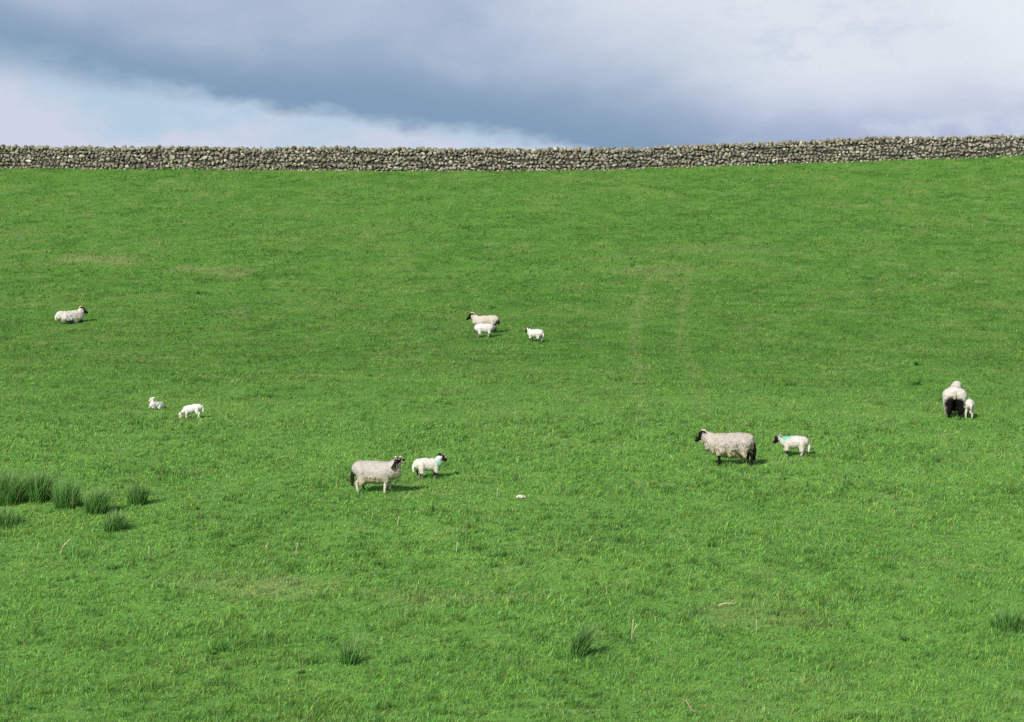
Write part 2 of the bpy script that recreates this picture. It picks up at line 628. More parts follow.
def stone_color(px):
    r = random.random()
    if r < 0.50:
        c = np.array([0.30, 0.285, 0.245])
    elif r < 0.72:
        c = np.array([0.37, 0.345, 0.285])
    elif r < 0.86:
        c = np.array([0.22, 0.215, 0.205])
    elif r < 0.93:
        c = np.array([0.52, 0.51, 0.47])
    else:
        c = np.array([0.27, 0.225, 0.165])
    c = c * random.uniform(0.52, 1.10) * np.array([1.03, 1.0, 0.95])
    mossy = 0.55 if px < 420 else 0.22       # the left run of the wall is greener
    if random.random() < mossy:
        c = c * 0.72 + np.array([0.022, 0.036, 0.010])
    return c


def tint_rock(v, c):
    C = np.tile(c, (len(v), 1))
    lich = vnoise(v[:, 0] * 9 + v[:, 2] * 5, v[:, 1] * 9 + v[:, 2] * 8, 3)
    C = mixc(C, np.array([0.50, 0.49, 0.43]), sstep(lich, 0.72, 0.9) * 0.6)
    return C


face, cope, core = Pile(), Pile(), Pile()
# rubble hearting: one continuous rough core following the wall
cs = np.arange(0, WLEN, 0.25)
cv = []
for s0 in cs:
    x, y = wall_at(s0)
    t, nrm = wall_dir(s0)
    z0, hh = tz(x, y), wall_h(s0) - 0.15
    for o_, z_ in ((0.16, -0.25), (0.16, 0.1), (0.25, hh - 0.06), (0.30, hh), (0.42, hh), (0.50, hh - 0.06), (0.56, 0.1), (0.56, -0.25)):
        c = Vector((x, y, z0 + z_)) + nrm * (o_ + random.uniform(-.02, .02))
        cv.append((c.x, c.y, c.z + random.uniform(-.015, .015)))
cf = [[i * 8 + j, i * 8 + j + 1, (i + 1) * 8 + j + 1, (i + 1) * 8 + j] for i in range(len(cs) - 1) for j in range(7)]
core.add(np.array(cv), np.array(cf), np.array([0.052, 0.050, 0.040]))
for side in (0, 1):
    s_w = 1.0 if side == 0 else 1.6
    z = 0.0
    row = 0
    while z < 1.75:
        rh = random.uniform(0.14, 0.22) * (1.15 if row < 2 else 1.0) * s_w
        s = random.uniform(0, 0.3)
        while s < WLEN:
            wd = random.choice((random.uniform(0.14, 0.25), random.uniform(0.20, 0.35), random.uniform(0.28, 0.52))) * s_w
            x, y = wall_at(s + wd / 2)
            hh = wall_h(s + wd / 2) - 0.08
            jz = 0.11 * (vnoise(s / 0.9, row * 3.1, 5) - 0.5) * 2
            zc = z + rh / 2 + jz + random.uniform(-0.045, 0.045)
            if zc < hh:
                t, nrm = wall_dir(s)
                dep = random.uniform(0.13, 0.19)
                batter = 0.10 * zc / 1.5
                off = batter + dep - random.uniform(-0.05, 0.10)
                if side:
                    off = 0.66 - off
                c = Vector((x, y, 0)) + nrm * off
                hv = rh * random.choice((random.uniform(0.34, 0.5), random.uniform(0.45, 0.62), random.uniform(0.6, 0.85)))
                v, f = rock((c.x, c.y, tz(x, y) + zc), (wd * random.uniform(0.42, 0.54), dep, hv),
                            (random.uniform(-.25, .25), random.uniform(-.7, .7), math.atan2(t.y, t.x) + random.uniform(-.2, .2)), 2 if side == 0 else 1, random.uniform(0.5, 1.3), 0.06)
                px = 512 + FPX * x / y
                face.add(v, f, tint_rock(v, stone_color(px)))
            s += wd * random.uniform(0.88, 1.0)
        z += rh * 0.92
        row += 1
# pinning stones and odd lumps wedged between the courses
for _ in range(int(WLEN * 12)):
    s = random.uniform(0.2, WLEN - 0.2)
    x, y = wall_at(s)
    hh = wall_h(s) - 0.06
    zc = random.uniform(0.02, hh)
    t, nrm = wall_dir(s)
    r = random.choice((random.uniform(0.05, 0.09), random.uniform(0.07, 0.15)))
    c = Vector((x, y, 0)) + nrm * (0.10 * zc / 1.5 + random.uniform(0.06, 0.16))
    v, f = rock((c.x, c.y, tz(x, y) + zc), (r * random.uniform(1, 1.5), r, r * random.uniform(.6, 1)),
                (random.uniform(-.5, .5), random.uniform(-1, 1), random.uniform(0, 6)), 1, random.uniform(0.4, 1.2), 0.05)
    face.add(v, f, tint_rock(v, stone_color(512 + FPX * x / y) * 0.95))
# little stones that have slipped to the foot
s = 0
while s < WLEN:
    x, y = wall_at(s)
    t, nrm = wall_dir(s)
    r = random.uniform(0.04, 0.10)
    c = Vector((x, y, 0)) - nrm * random.uniform(-0.02, 0.22)
    v, f = rock((c.x, c.y, tz(c.x, c.y) + r * 0.4), (r * 1.3, r, r * 0.8), (random.random(), random.random(), random.random() * 6), 1, 0.4)
    face.add(v, f, tint_rock(v, stone_color(512 + FPX * x / y) * 1.15))
    s += random.uniform(0.08, 0.45)
# cope stones: uneven, set on edge or laid as they came
s = 0
while s < WLEN:
    wd = random.choice((random.uniform(0.14, 0.24), random.uniform(0.2, 0.40)))
    x, y = wall_at(s + wd / 2)
    t, nrm = wall_dir(s)
    hc = random.uniform(0.12, 0.20)
    zt = wall_h(s + wd / 2) + random.uniform(-0.11, 0.09) + 0.08 * (vnoise(s / 2.3, 0.5, 8) - 0.5) * 2
    for dd in (0.22, 0.46):
        c = Vector((x, y, 0)) + nrm * (dd + random.uniform(-.04, .04))
        v, f = rock((c.x, c.y, tz(x, y) + zt - hc), (wd * 0.55, random.uniform(.13, .2), hc),
                    (random.uniform(-.3, .3), random.uniform(-.5, .5), math.atan2(t.y, t.x) + random.uniform(-.3, .3)), 2, random.uniform(0.2, 0.7))
        cc = stone_color(512 + FPX * x / y)
        cope.add(v, f, tint_rock(v, cc))
    s += wd * random.uniform(0.80, 1.0)
p0 = wall_at(WLEN / 2)
wall = empty('dry_stone_wall', (p0[0], p0[1], tz(*p0)))
tag(wall, 'long grey dry stone wall running along the top of the green hillside', 'wall')
off = np.array([p0[0], p0[1], tz(*p0)])
for nm_, pile in (('stone_face', face), ('coping', cope), ('rubble_core', core)):
    pile.V = [v - off for v in pile.V]
    link(nm_, pile.mesh(nm_), M_STONE, wall)

# ------------------------------------------------------------------ sheep


def capsule(bm, p0, p1, r0, r1, flat=1.0, flat_axis=None, seg=14):
    """A closed tapered capsule; flat squeezes it along flat_axis."""
    p0, p1 = Vector(p0), Vector(p1)
    ax = p1 - p0
    L = ax.length
    ax = ax / L if L > 1e-6 else Vector((0, 0, 1))
    ref = Vector(flat_axis) if flat_axis is not None else (Vector((0, 1, 0)) if abs(ax.y) < 0.9 else Vector((1, 0, 0)))
    u = (ref - ax * ref.dot(ax)).normalized()
    v = ax.cross(u)
    rings = []
    prof = []
    for i in range(1, 6):
        a = math.pi / 2 * i / 5
        prof.append((-r0 * math.cos(a), r0 * math.sin(a)))
    for i in range(0, 5):
        a = math.pi / 2 * i / 5
        prof.append((L + r1 * math.sin(a), r1 * math.cos(a)))
    for (s, r) in prof:
        rings.append([bm.verts.new(p0 + ax * s + (u * math.cos(2 * math.pi * k / seg) * flat + v * math.sin(2 * math.pi * k / seg)) * r) for k in range(seg)])
    a = bm.verts.new(p0 - ax * r0)
    b = bm.verts.new(p1 + ax * r1)
    for k in range(seg):
        bm.faces.new((a, rings[0][(k + 1) % seg], rings[0][k]))
        bm.faces.new((b, rings[-1][k], rings[-1][(k + 1) % seg]))
        for q in range(len(rings) - 1):
            bm.faces.new((rings[q][k], rings[q][(k + 1) % seg], rings[q + 1][(k + 1) % seg], rings[q + 1][k]))


def fuse(prims, voxel, smooth_it):
    """One continuous surface grown over all the limbs; returns a mesh datablock."""
    bm = bmesh.new()
    for p in prims:
        capsule(bm, p['a'], p['b'], p['ra'], p['rb'], p.get('flat', 1.0), p.get('axis'))
    bmesh.ops.recalc_face_normals(bm, faces=bm.faces)
    me = bpy.data.meshes.new('tmp')
    bm.to_mesh(me)
    bm.free()
    o = bpy.data.objects.new('tmp', me)
    COL.objects.link(o)
    r = o.modifiers.new('r', 'REMESH')
    r.mode = 'VOXEL'
    r.voxel_size = voxel
    s = o.modifiers.new('s', 'SMOOTH')
    s.factor = 0.5
    s.iterations = smooth_it
    dg = bpy.context.evaluated_depsgraph_get()
    dg.update()
    out = bpy.data.meshes.new_from_object(o.evaluated_get(dg))
    bpy.data.objects.remove(o)
    bpy.data.meshes.remove(me)
    return out


def verts_of(me):
    a = np.empty(len(me.vertices) * 3, np.float32)
    me.vertices.foreach_get('co', a)
    n = np.empty(len(me.vertices) * 3, np.float32)
    me.vertices.foreach_get('normal', n)
    return a.reshape(-1, 3).astype(float), n.reshape(-1, 3).astype(float)


def near_color(V, prims):
    D = []
    for p in prims:
        a, b = np.array(p['a'], float), np.array(p['b'], float)
        ab = b - a
        t = np.clip(((V - a) @ ab) / max(ab @ ab, 1e-9), 0, 1)
        D.append(np.linalg.norm(V - a - t[:, None] * ab, axis=1) - (p['ra'] * (1 - t) + p['rb'] * t) + p.get('bias', 0))
    D = np.array(D)
    Wt = np.exp(-(D - D.min(0)) / 0.006)
    Wt /= Wt.sum(0)
    return Wt.T @ np.array([p['c'] for p in prims])


def n3(V, f, seed):
    return (fbm(V[:, 0] * f + V[:, 2] * f * 0.7, V[:, 1] * f - V[:, 2] * f * 0.8, seed, 2)
            + fbm(V[:, 0] * f - V[:, 2] * f * 0.6, V[:, 2] * f + V[:, 1] * f * 0.5, seed + 5, 2)) * 0.5


def spikes(V, N, C, count, length, width, droop):
    """Staple-like locks of wool over the fleece."""
    i = RNG.integers(0, len(V), count)
    p, n, c = V[i], N[i], C[i]
    d = n * 0.38 + np.array([0, 0, -droop]) + RNG.normal(0, 0.12, (count, 3))
    d /= np.linalg.norm(d, axis=1)[:, None]
    L = RNG.uniform(0.5, 1.3, count)[:, None] * length
    u = np.cross(d, RNG.normal(size=(count, 3)))
    u /= np.linalg.norm(u, axis=1)[:, None]
    v = np.cross(d, u)
    q = p - n * 0.012
    wv = width * RNG.uniform(0.6, 1.2, count)[:, None]
    pts = [q + (u * math.cos(a) + v * math.sin(a)) * wv for a in (0, 2.09, 4.19)]
    tip = p + d * L
    VV = np.stack(pts + [tip], 1).reshape(-1, 3)
    k = np.arange(count)[:, None] * 4
    F = (k[:, None, :] + np.array([[0, 1, 3], [1, 2, 3], [2, 0, 3]])[None]).reshape(-1, 3)
    cc = np.clip(c * RNG.uniform(0.90, 1.08, count)[:, None], 0, 1)
    CC = np.repeat(cc, 4, axis=0)
    return VV, F, CC


BLACK = (0.009, 0.008, 0.008)
SOOT = (0.022, 0.019, 0.017)
WHITE = (0.66, 0.63, 0.58)
CREAM = (0.60, 0.55, 0.46)
GREY = (0.40, 0.38, 0.35)
BROWN = (0.060, 0.042, 0.030)
PINK = (0.60, 0.45, 0.38)


def head_prims(o, yaw, pitch, S, lamb, face, muzzle, ear, earcol=None, blaze=None):
    """Poll at o; nose points along yaw, dropped by pitch. Returns prims and the head's frame."""
    Rm = Matrix.Rotation(yaw, 3, 'Z') @ Matrix.Rotation(pitch, 3, 'Y')
    P = lambda x, y, z: tuple(Vector(o) + Rm @ (Vector((x, y, z)) * S))
    k = 1.0
    L = 0.125 if lamb else 0.195
    r0, r1, rn = (0.054, 0.042, 0.030) if lamb else (0.070, 0.058, 0.040)
    out = [dict(a=P(-.02, 0, 0), b=P(.03, 0, .004), ra=r0 * S, rb=r0 * .96 * S, c=face),
           dict(a=P(.03, 0, -.012), b=P(L * .62, 0, -.030), ra=r1 * S, rb=rn * 1.12 * S, c=face),
           dict(a=P(L * .62, 0, -.028), b=P(L, 0, -.042), ra=rn * 1.12 * S, rb=rn * S, c=muzzle),
           dict(a=P(.02, 0, -.045), b=P(L * .86, 0, -.066), ra=rn * 1.0 * S, rb=rn * .62 * S, c=face)]
    if blaze is not None:
        out.append(dict(a=P(.045, 0, .044), b=P(L * .7, 0, .006), ra=.020 * S, rb=.018 * S, c=blaze))
    for sg in (-1, 1):
        el_ = ear
        out.append(dict(a=P(-.022, sg * r0 * .8, .018), b=P(-.040, sg * (r0 + el_ * .55), .022), ra=.020 * S, rb=.027 * S,
                        flat=.45, axis=tuple(Rm @ Vector((1, 0, 0.3))), c=earcol or face))
        out.append(dict(a=P(-.040, sg * (r0 + el_ * .55), .022), b=P(-.048, sg * (r0 + el_), .006), ra=.027 * S, rb=.010 * S,
                        flat=.45, axis=tuple(Rm @ Vector((1, 0, 0.3))), c=earcol or face))
    return out, P, Rm, r0


def tube(points, radii, seg=8):
    V, F = [], []
    n = len(points)
    up = Vector((0.3, 0.2, 1)).normalized()
    for i, p in enumerate(points):
        t = (Vector(points[min(i + 1, n - 1)]) - Vector(points[max(i - 1, 0)])).normalized()
        u = t.cross(up)
        if u.length < 1e-3:
            u = t.cross(Vector((1, 0, 0)))
        u.normalize()
        v = t.cross(u)
        for k in range(seg):
            a = 2 * math.pi * k / seg
            V.append(Vector(p) + (u * math.cos(a) + v * math.sin(a)) * radii[i])
    for i in range(n - 1):
        for k in range(seg):
            F.append((i * seg + k, i * seg + (k + 1) % seg, (i + 1) * seg + (k + 1) % seg, (i + 1) * seg + k))
    F.append(tuple(range(seg))[::-1])
    F.append(tuple((n - 1) * seg + k for k in range(seg)))
    return [tuple(v) for v in V], F


def simple(name, V, F, c, mat, parent=None, smooth=True):
    me = bpy.data.meshes.new(name)
    me.from_pydata([tuple(v) for v in V], [], [tuple(int(i) for i in f) for f in F])
    if smooth:
        for p in me.polygons:
            p.use_smooth = True
    c = np.asarray(c, float)
    set_col(me, np.tile(c, (len(V), 1)) if c.ndim == 1 else c)
    return link(name, me, mat, parent)


def leg(joints, radii, cols):
    out = []
    for i in range(len(joints) - 1):
        out.append(dict(a=joints[i], b=joints[i + 1], ra=radii[i], rb=radii[i + 1], c=cols[i]))
    return out


def build_sheep(name, label, px, py, yaw_deg, scale, opt):
    """opt carries the pose and the markings of this one animal."""
    lamb = name == 'lamb'
    S = scale
    yaw = R(yaw_deg)
    base = ground_at(px, py)
    if 'push' in opt:
        dx, dy = opt['push']
        base = Vector((base.x + dx, base.y + dy, tz(base.x + dx, base.y + dy)))
    root = empty(name, base, yaw)
    tag(root, label, 'lamb' if lamb else 'sheep', 'lambs in the hillside field' if lamb else 'grown ewes in the hillside field')
    cy, sy = math.cos(yaw), math.sin(yaw)

    def gz(x, y):            # how far the turf under a hoof lies above the turf under the animal
        return tz(base.x + cy * x - sy * y, base.y + sy * x + cy * y) - base.z

    q = lambda x, y, z: (x * S, y * S, z * S)
    lying = opt.get('lying', False)
    graze = opt.get('graze', False)
    face, muz = opt.get('face', BLACK), opt.get('muzzle', SOOT)
    wool = np.array(opt.get('wool', WHITE)) * 0.91
    body, fl = [], []
    legc = opt.get('legs', (BLACK, BLACK, BLACK, BLACK))     # front left, front right, hind left, hind right
    hoof = (0.03, 0.028, 0.025)
    step = opt.get('step', (0, 0, 0, 0))
    drop = -0.26 if (lying and not lamb) else (-0.185 if lying else 0.0)
    if not lamb:
        T0, T1 = q(-.36, 0, .50 + drop), q(.30, 0, .49 + drop)
        body.append(dict(a=T0, b=T1, ra=.17 * S, rb=.17 * S, c=wool))
        hx, hy, hz = opt.get('head', (.60, 0, .78))
        if lying:
            hz += drop
        nb_ = q(.34, 0, .54 + drop)
        hd = q(hx, hy, hz)
        back = Vector(hd) - Vector(nb_)
        nk = Vector(nb_) + back * opt.get('neckfrac', 0.86)
        body.append(dict(a=nb_, b=hd, ra=.10 * S, rb=.062 * S, c=face))
        # fleece masses: rump, loin, ribs, shoulder, chest, neck
        fl += [dict(a=q(-.40, 0, .53 + drop), b=q(-.22, 0, .52 + drop), ra=.185 * S, rb=.215 * S),
               dict(a=q(-.22, 0, .48 + drop), b=q(.14, 0, .46 + drop), ra=.245 * S, rb=.250 * S),
               dict(a=q(.10, 0, .48 + drop), b=q(.33, 0, .50 + drop), ra=.232 * S, rb=.200 * S),
               dict(a=q(.34, 0, .47 + drop), b=q(.40, 0, .46 + drop), ra=.15 * S, rb=.14 * S),
               dict(a=q(.30, 0, .54 + drop), b=tuple(nk), ra=.165 * opt.get('neckbase', 1.0) * S, rb=.095 * opt.get('thickneck', 1.0) * S)]
        if opt.get('bigrump'):
            for sg in (-1, 1):
                fl.append(dict(a=q(-.42, sg * .13, .50), b=q(-.40, sg * .150, .12), ra=.165 * S, rb=.085 * S))
        if not lying:
            jt = [(.21, .115), (.21, -.115), (-.37, .125), (-.37, -.125)]
            for i, (lx, ly) in enumerate(jt):
                fx = lx + step[i]
                foot = (fx * S, ly * S, gz(fx * S, ly * S))
                f2 = lambda dx, z: (foot[0] + dx * S, foot[1], foot[2] + z * S)
                if i < 2:
                    J = [q(lx - .01, ly * .9, .46), q(lx + .02, ly, .34), ((q(lx, ly, 0)[0] + foot[0]) / 2, ly * S, .20 * S + foot[2] * .5), f2(-.004, .075), f2(.0, .05), f2(.012, .012)]
                    Rr = [.075, .052, .036, .025, .027, .030]
                    fl.append(dict(a=q(lx - .02, ly * .95, .46), b=q(lx + .01, ly * 1.04, .28), ra=.120 * S, rb=.070 * S))
                else:
                    J = [q(lx + .06, ly * .85, .48), q(lx + .09, ly, .36), q(lx - .055 + step[i] * .6, ly, .235), f2(-.02, .085), f2(-.005, .05), f2(.012, .012)]
                    Rr = [.11, .075, .034, .025, .027, .030]
                    fl.append(dict(a=q(lx + .04, ly * .85, .48), b=q(lx + .045, ly * 1.02, .27), ra=.150 * S, rb=.088 * S))
                body += leg(J, [r * S for r in Rr], [legc[i], legc[i], legc[i], legc[i], hoof])
        else:
            z0 = .05
            fl.append(dict(a=q(-.18, 0, .52 + drop), b=q(.24, 0, .57 + drop), ra=.205 * S, rb=.215 * S))
            for sg in (-1, 1):
                body += leg([q(.27, sg * .12, .22), q(.42, sg * .13, .10), q(.26, sg * .15, z0)], [r * S for r in (.07, .042, .028)], [legc[0], legc[0]])
                fl.append(dict(a=q(-.25, sg * .12, .20), b=q(-.05, sg * .17, .13), ra=.17 * S, rb=.12 * S))
                body += leg([q(-.12, sg * .19, .14), q(.0, sg * .24, .08), q(-.22, sg * .26, z0), q(-.02, sg * .28, z0 - .01)], [r * S for r in (.08, .05, .03, .026)], [legc[2]] * 3)
        tl = opt.get('tail', wool)
        tlen = opt.get('tail_len', .26)
        body.append(dict(a=q(-.53, 0, .58 + drop), b=q(-.575, 0, .58 - tlen * .55 + drop), ra=.045 * S, rb=.048 * S, c=tl))
        body.append(dict(a=q(-.575, 0, .58 - tlen * .55 + drop), b=q(-.565, 0, .58 - tlen + drop), ra=.048 * S, rb=.030 * S, c=tl))
        if opt.get('udder') and not lying:
            body.append(dict(a=q(-.18, 0, .34), b=q(-.22, 0, opt.get('udderz', .285)), ra=.09 * S, rb=(.06 if 'udderz' not in opt else .10) * S, c=opt.get('uddercol', PINK)))
    else:
        if lying:
            body.append(dict(a=q(-.17, 0, .145), b=q(.14, 0, .15), ra=.085 * S, rb=.085 * S, c=wool))
        elif graze:
            body.append(dict(a=q(-.18, 0, .36), b=q(.15, 0, .315), ra=.085 * S, rb=.085 * S, c=wool))
        else:
            body.append(dict(a=q(-.18, 0, .345), b=q(.16, 0, .345), ra=.085 * S, rb=.085 * S, c=wool))
        hx, hy, hz = opt.get('head', (.29, 0, .50))
        sh = .16 if lying else (.29 if graze else .33)
        zr = .150 if lying else (.335 if graze else .315)
        nb_ = q(.16, 0, sh + .02)
        hd = q(hx, hy, hz)
        nk = Vector(nb_) + (Vector(hd) - Vector(nb_)) * opt.get('neckwool', .80)
        body.append(dict(a=nb_, b=hd, ra=.065 * S, rb=.044 * S, c=face if opt.get('darkneck') else wool))
        fl += [dict(a=q(-.21, 0, zr + .005), b=q(-.10, 0, zr + .0), ra=.118 * S, rb=.136 * S),
               dict(a=q(-.10, 0, zr), b=q(.08, 0, sh - .025), ra=.140 * S, rb=.136 * S),
               dict(a=q(.06, 0, sh - .015), b=q(.18, 0, sh), ra=.134 * S, rb=.112 * S),
               dict(a=q(.17, 0, sh + .01), b=tuple(nk), ra=.090 * S, rb=.060 * S)]
        if not lying:
            jt = [(.15, .070), (.15, -.070), (-.18, .075), (-.18, -.075)]
            for i, (lx, ly) in enumerate(jt):
                fx = lx + step[i]
                foot = (fx * S, ly * S, gz(fx * S, ly * S))
                f2 = lambda dx, z: (foot[0] + dx * S, foot[1], foot[2] + z * S)
                if i < 2:
                    J = [q(lx - .01, ly * .85, sh - .04), q(lx + .012, ly, sh - .12), ((lx * S + foot[0]) / 2, ly * S, .135 * S + foot[2] * .5), f2(-.002, .055), f2(.0, .036), f2(.008, .010)]
                    Rr = [.046, .036, .026, .019, .021, .023]
                    fl.append(dict(a=q(lx - .01, ly * .9, sh - .03), b=q(lx + .005, ly, sh - .17), ra=.072 * S, rb=.046 * S))
                else:
                    J = [q(lx + .03, ly * .85, zr - .02), q(lx + .045, ly, zr - .105), q(lx - .040 + step[i] * .6, ly, .165), f2(-.012, .060), f2(-.003, .036), f2(.008, .010)]
                    Rr = [.062, .046, .026, .019, .021, .023]
                    fl.append(dict(a=q(lx + .02, ly * .85, zr - .02), b=q(lx + .020, ly, zr - .175), ra=.092 * S, rb=.052 * S))
                c_ = legc[i]
                lo = opt.get('feet', c_)
                body += leg(J, [r * S for r in Rr], [c_, c_, c_, lo, hoof])
        else:
            for sg in (-1, 1):
                body += leg([q(.14, sg * .07, .12), q(.24, sg * .08, .055), q(.13, sg * .09, .028)], [r * S for r in (.042, .028, .02)], [legc[0], legc[0]])
                fl.append(dict(a=q(-.14, sg * .06, .12), b=q(-.03, sg * .10, .075), ra=.088 * S, rb=.06 * S))
                body += leg([q(-.06, sg * .11, .08), q(.0, sg * .135, .05), q(-.12, sg * .14, .028), q(.0, sg * .15, .024)], [r * S for r in (.045, .03, .02, .018)], [legc[2]] * 3)
        tl = opt.get('tail', wool)
        tlen = opt.get('tail_len', .17)
        if not lying:
            body.append(dict(a=q(-.30, 0, zr + .05), b=q(-.335, 0, zr + .04 - tlen * .6), ra=.026 * S, rb=.030 * S, c=tl))
            body.append(dict(a=q(-.335, 0, zr + .04 - tlen * .6), b=q(-.325, 0, zr + .04 - tlen), ra=.030 * S, rb=.018 * S, c=tl))
        else:
            body.append(dict(a=q(-.29, 0, .15), b=q(-.34, 0, .05), ra=.026 * S, rb=.02 * S, c=tl))
    hyaw, hpitch = R(opt.get('hyaw', 0)), R(opt.get('hpitch', 25))
    hp, HP, HR, hr0 = head_prims(hd, hyaw, hpitch, S * opt.get('headscale', 1.0), lamb, face, muz, opt.get('ear', .085 if not lamb else .075), opt.get('earcol'), opt.get('blaze'))
    body += hp
    me = fuse(body, 0.011 if not lamb else 0.008, 2)
    Vb, Nb = verts_of(me)
    C = near_color(Vb, body)
    if opt.get('mottle'):
        mt = n3(Vb, 26.0, 7)
        hl = np.linalg.norm(Vb - np.array(HP(.08, 0, -.02)), axis=1)
        C = mixc(C, np.array(opt['mottle']), sstep(mt, .52, .60) * (hl < .17 * S))
    set_col(me, C)
    for p in me.polygons:
        p.use_smooth = True
    link('body', me, M_HIDE, root)
    # fleece
    for p in fl:
        p['c'] = tuple(wool)
        p['ra'] *= opt.get('slim', 1.0)
        p['rb'] *= opt.get('slim', 1.0)
    fm = fuse(fl, 0.020 if not lamb else 0.012, 3)
    Vf, Nf = verts_of(fm)
    A = (0.024 if not lamb else 0.010) * opt.get('shag', 1.0)
    lump = n3(Vf, 9.0 if not lamb else 16.0, 13) - .5
    fine = n3(Vf, 30.0, 17) - .5
    Vf = Vf + Nf * (lump * 2.0 * A + fine * A * .9)[:, None]
    belly = sstep(-Nf[:, 2], .15, .8)
    rag = opt.get('ragged', 0.0)
    if rag:
        Vf[:, 2] -= belly * rag * np.maximum(n3(Vf, 12.0, 23) - .42, 0) * 2.2
    lo_z = opt.get('floor', 0.03)
    Cf = np.tile(wool, (len(Vf), 1))
    Cf = Cf * (0.92 + 0.28 * (n3(Vf, 12.0, 29) - .5))[:, None]
    bc = opt.get('belly')
    if bc is not None:
        Cf = mixc(Cf, np.array(bc), sstep(-(Vf[:, 2] / S) + .10 * (n3(Vf, 8, 33) - .5), -.44, -.27) * .8)
    for (x, y, z, r, cc, st) in opt.get('marks', ()):
        dd = np.linalg.norm(Vf / S - np.array([x, y, z]), axis=1) + .06 * (n3(Vf, 18.0, 37) - .5)
        Cf = mixc(Cf, np.array(cc), (1 - sstep(dd, r * (.25 if cc is GREEN else .55), r)) * st)
    cnt = int((2600 if not lamb else 1200) * opt.get('locks', .5))
    SV, SF, SC = spikes(Vf, Nf, Cf, cnt, (0.036 if not lamb else 0.016) * opt.get('shag', 1.0), 0.017 if not lamb else .010, .75)
    fF = np.empty(len(fm.loops), np.int32)
    fm.loops.foreach_get('vertex_index', fF)
    fS = np.empty(len(fm.polygons), np.int32)
    fm.polygons.foreach_get('loop_start', fS)
    fm2 = fast_mesh('fleece', np.concatenate([Vf, SV]), np.concatenate([fF, (SF + len(Vf)).ravel()]),
                    np.concatenate([fS, len(fF) + np.arange(len(SF)) * 3]), np.concatenate([Cf, SC]), smooth=True)
    bpy.data.meshes.remove(fm)
    link('fleece', fm2, M_FLEECE, root)
    # eyes and horns
    ev, ef = ico(2)
    for sg in (-1, 1):
        c = np.array(HP(.055 if not lamb else .042, sg * hr0 * .80, .014))
        simple('eye', ev * .0105 * S + c, ef, (0.02, 0.012, 0.006), M_EYE, root)
    if opt.get('horns'):
        hs = opt['horns']
        for sg in (-1, 1):
            pts, rad = [], []
            for i in range(15):
                a = i / 14 * R(300)
                rr = .070 * (1 - .25 * i / 14) * hs
                pts.append(HP(-.035 - rr * math.sin(a), sg * (.050 + .075 * i / 14 * hs), .035 + rr * math.cos(a) - .02))
                rad.append((.021 * (1 - i / 15) + .004) * S)
            v, f = tube(pts, rad)
            simple('horn', v, f, (0.58, 0.50, 0.37), M_HORN, root)
    return root


GREEN = (0.09, 0.44, 0.31)
build_sheep('ewe', 'woolly ewe with curled horns turning its mottled black and white face back over its shoulder', 377.5, 493.5, -10, .93, dict(
    locks=.3, shag=.6, wool=(0.52, 0.483, 0.442), head=(.47, -.07, .70), hyaw=-112, hpitch=24, face=BLACK, muzzle=SOOT, mottle=(0.50, 0.47, 0.43), headscale=1.12,
    horns=.95, legs=((.50, .46, .40), (.58, .54, .48), (.10, .08, .06), (.50, .46, .40)), tail=SOOT, tail_len=.40, belly=(.50, .42, .30),
    step=(.05, -.02, .05, -.03), udder=True, ragged=.03,
    marks=((-.55, -.06, .36, .17, BROWN, .9), (-.40, .14, .25, .14, BROWN, .8), (.42, -.12, .48, .13, (.42, .33, .22), .5))))
build_sheep('lamb', 'black-faced lamb with green paint on its shoulder facing right beside the horned ewe', 428.5, 479, 14, 1.0, dict(
    wool=(.74, .73, .71), head=(.275, 0, .49), hyaw=-14, hpitch=20, face=BLACK, muzzle=BLACK, blaze=(.6, .58, .54), ear=.055, legs=(BLACK,) * 4, feet=(.40, .37, .33),
    step=(.02, -.03, -.02, .03), belly=(.62, .58, .50), marks=((.20, -.09, .33, .12, GREEN, .65),), tail_len=.20))
build_sheep('ewe', 'shaggy grey-cream ewe with plain black head and black legs facing left', 728.5, 465.5, 182, 1.02, dict(
    locks=.4, wool=(.54, .485, .43), head=(.57, .0, .695), hyaw=6, hpitch=34, face=BLACK, muzzle=BLACK, horns=.7, legs=(BLACK,) * 4, tail=BLACK, tail_len=.44,
    belly=(.47, .39, .28), ragged=.12, shag=1.05, step=(.02, -.03, -.11, -.05), udder=True, uddercol=(.30, .25, .2),
    marks=((-.50, .1, .40, .17, (.40, .31, .2), .6), (-.44, .15, .26, .12, BLACK, .85), (-.44, -.15, .26, .12, BLACK, .85))))
build_sheep('lamb', 'black-faced lamb with a green paint stripe across its neck, walking left behind the shaggy ewe', 793.5, 457, 182, 1.10, dict(
    wool=(.69, .67, .64), head=(.325, 0, .415), hyaw=4, hpitch=34, face=BLACK, muzzle=BLACK, legs=(BLACK, (.05, .045, .04), (.58, .55, .50), (.58, .55, .50)),
    feet=(.52, .49, .44), step=(.0, -.03, .035, -.06), tail_len=.24, belly=(.58, .53, .45), earcol=(.45, .43, .40), neckwool=.88,
    marks=((.19, .06, .42, .13, GREEN, .85), (.11, .06, .43, .09, GREEN, .6))))
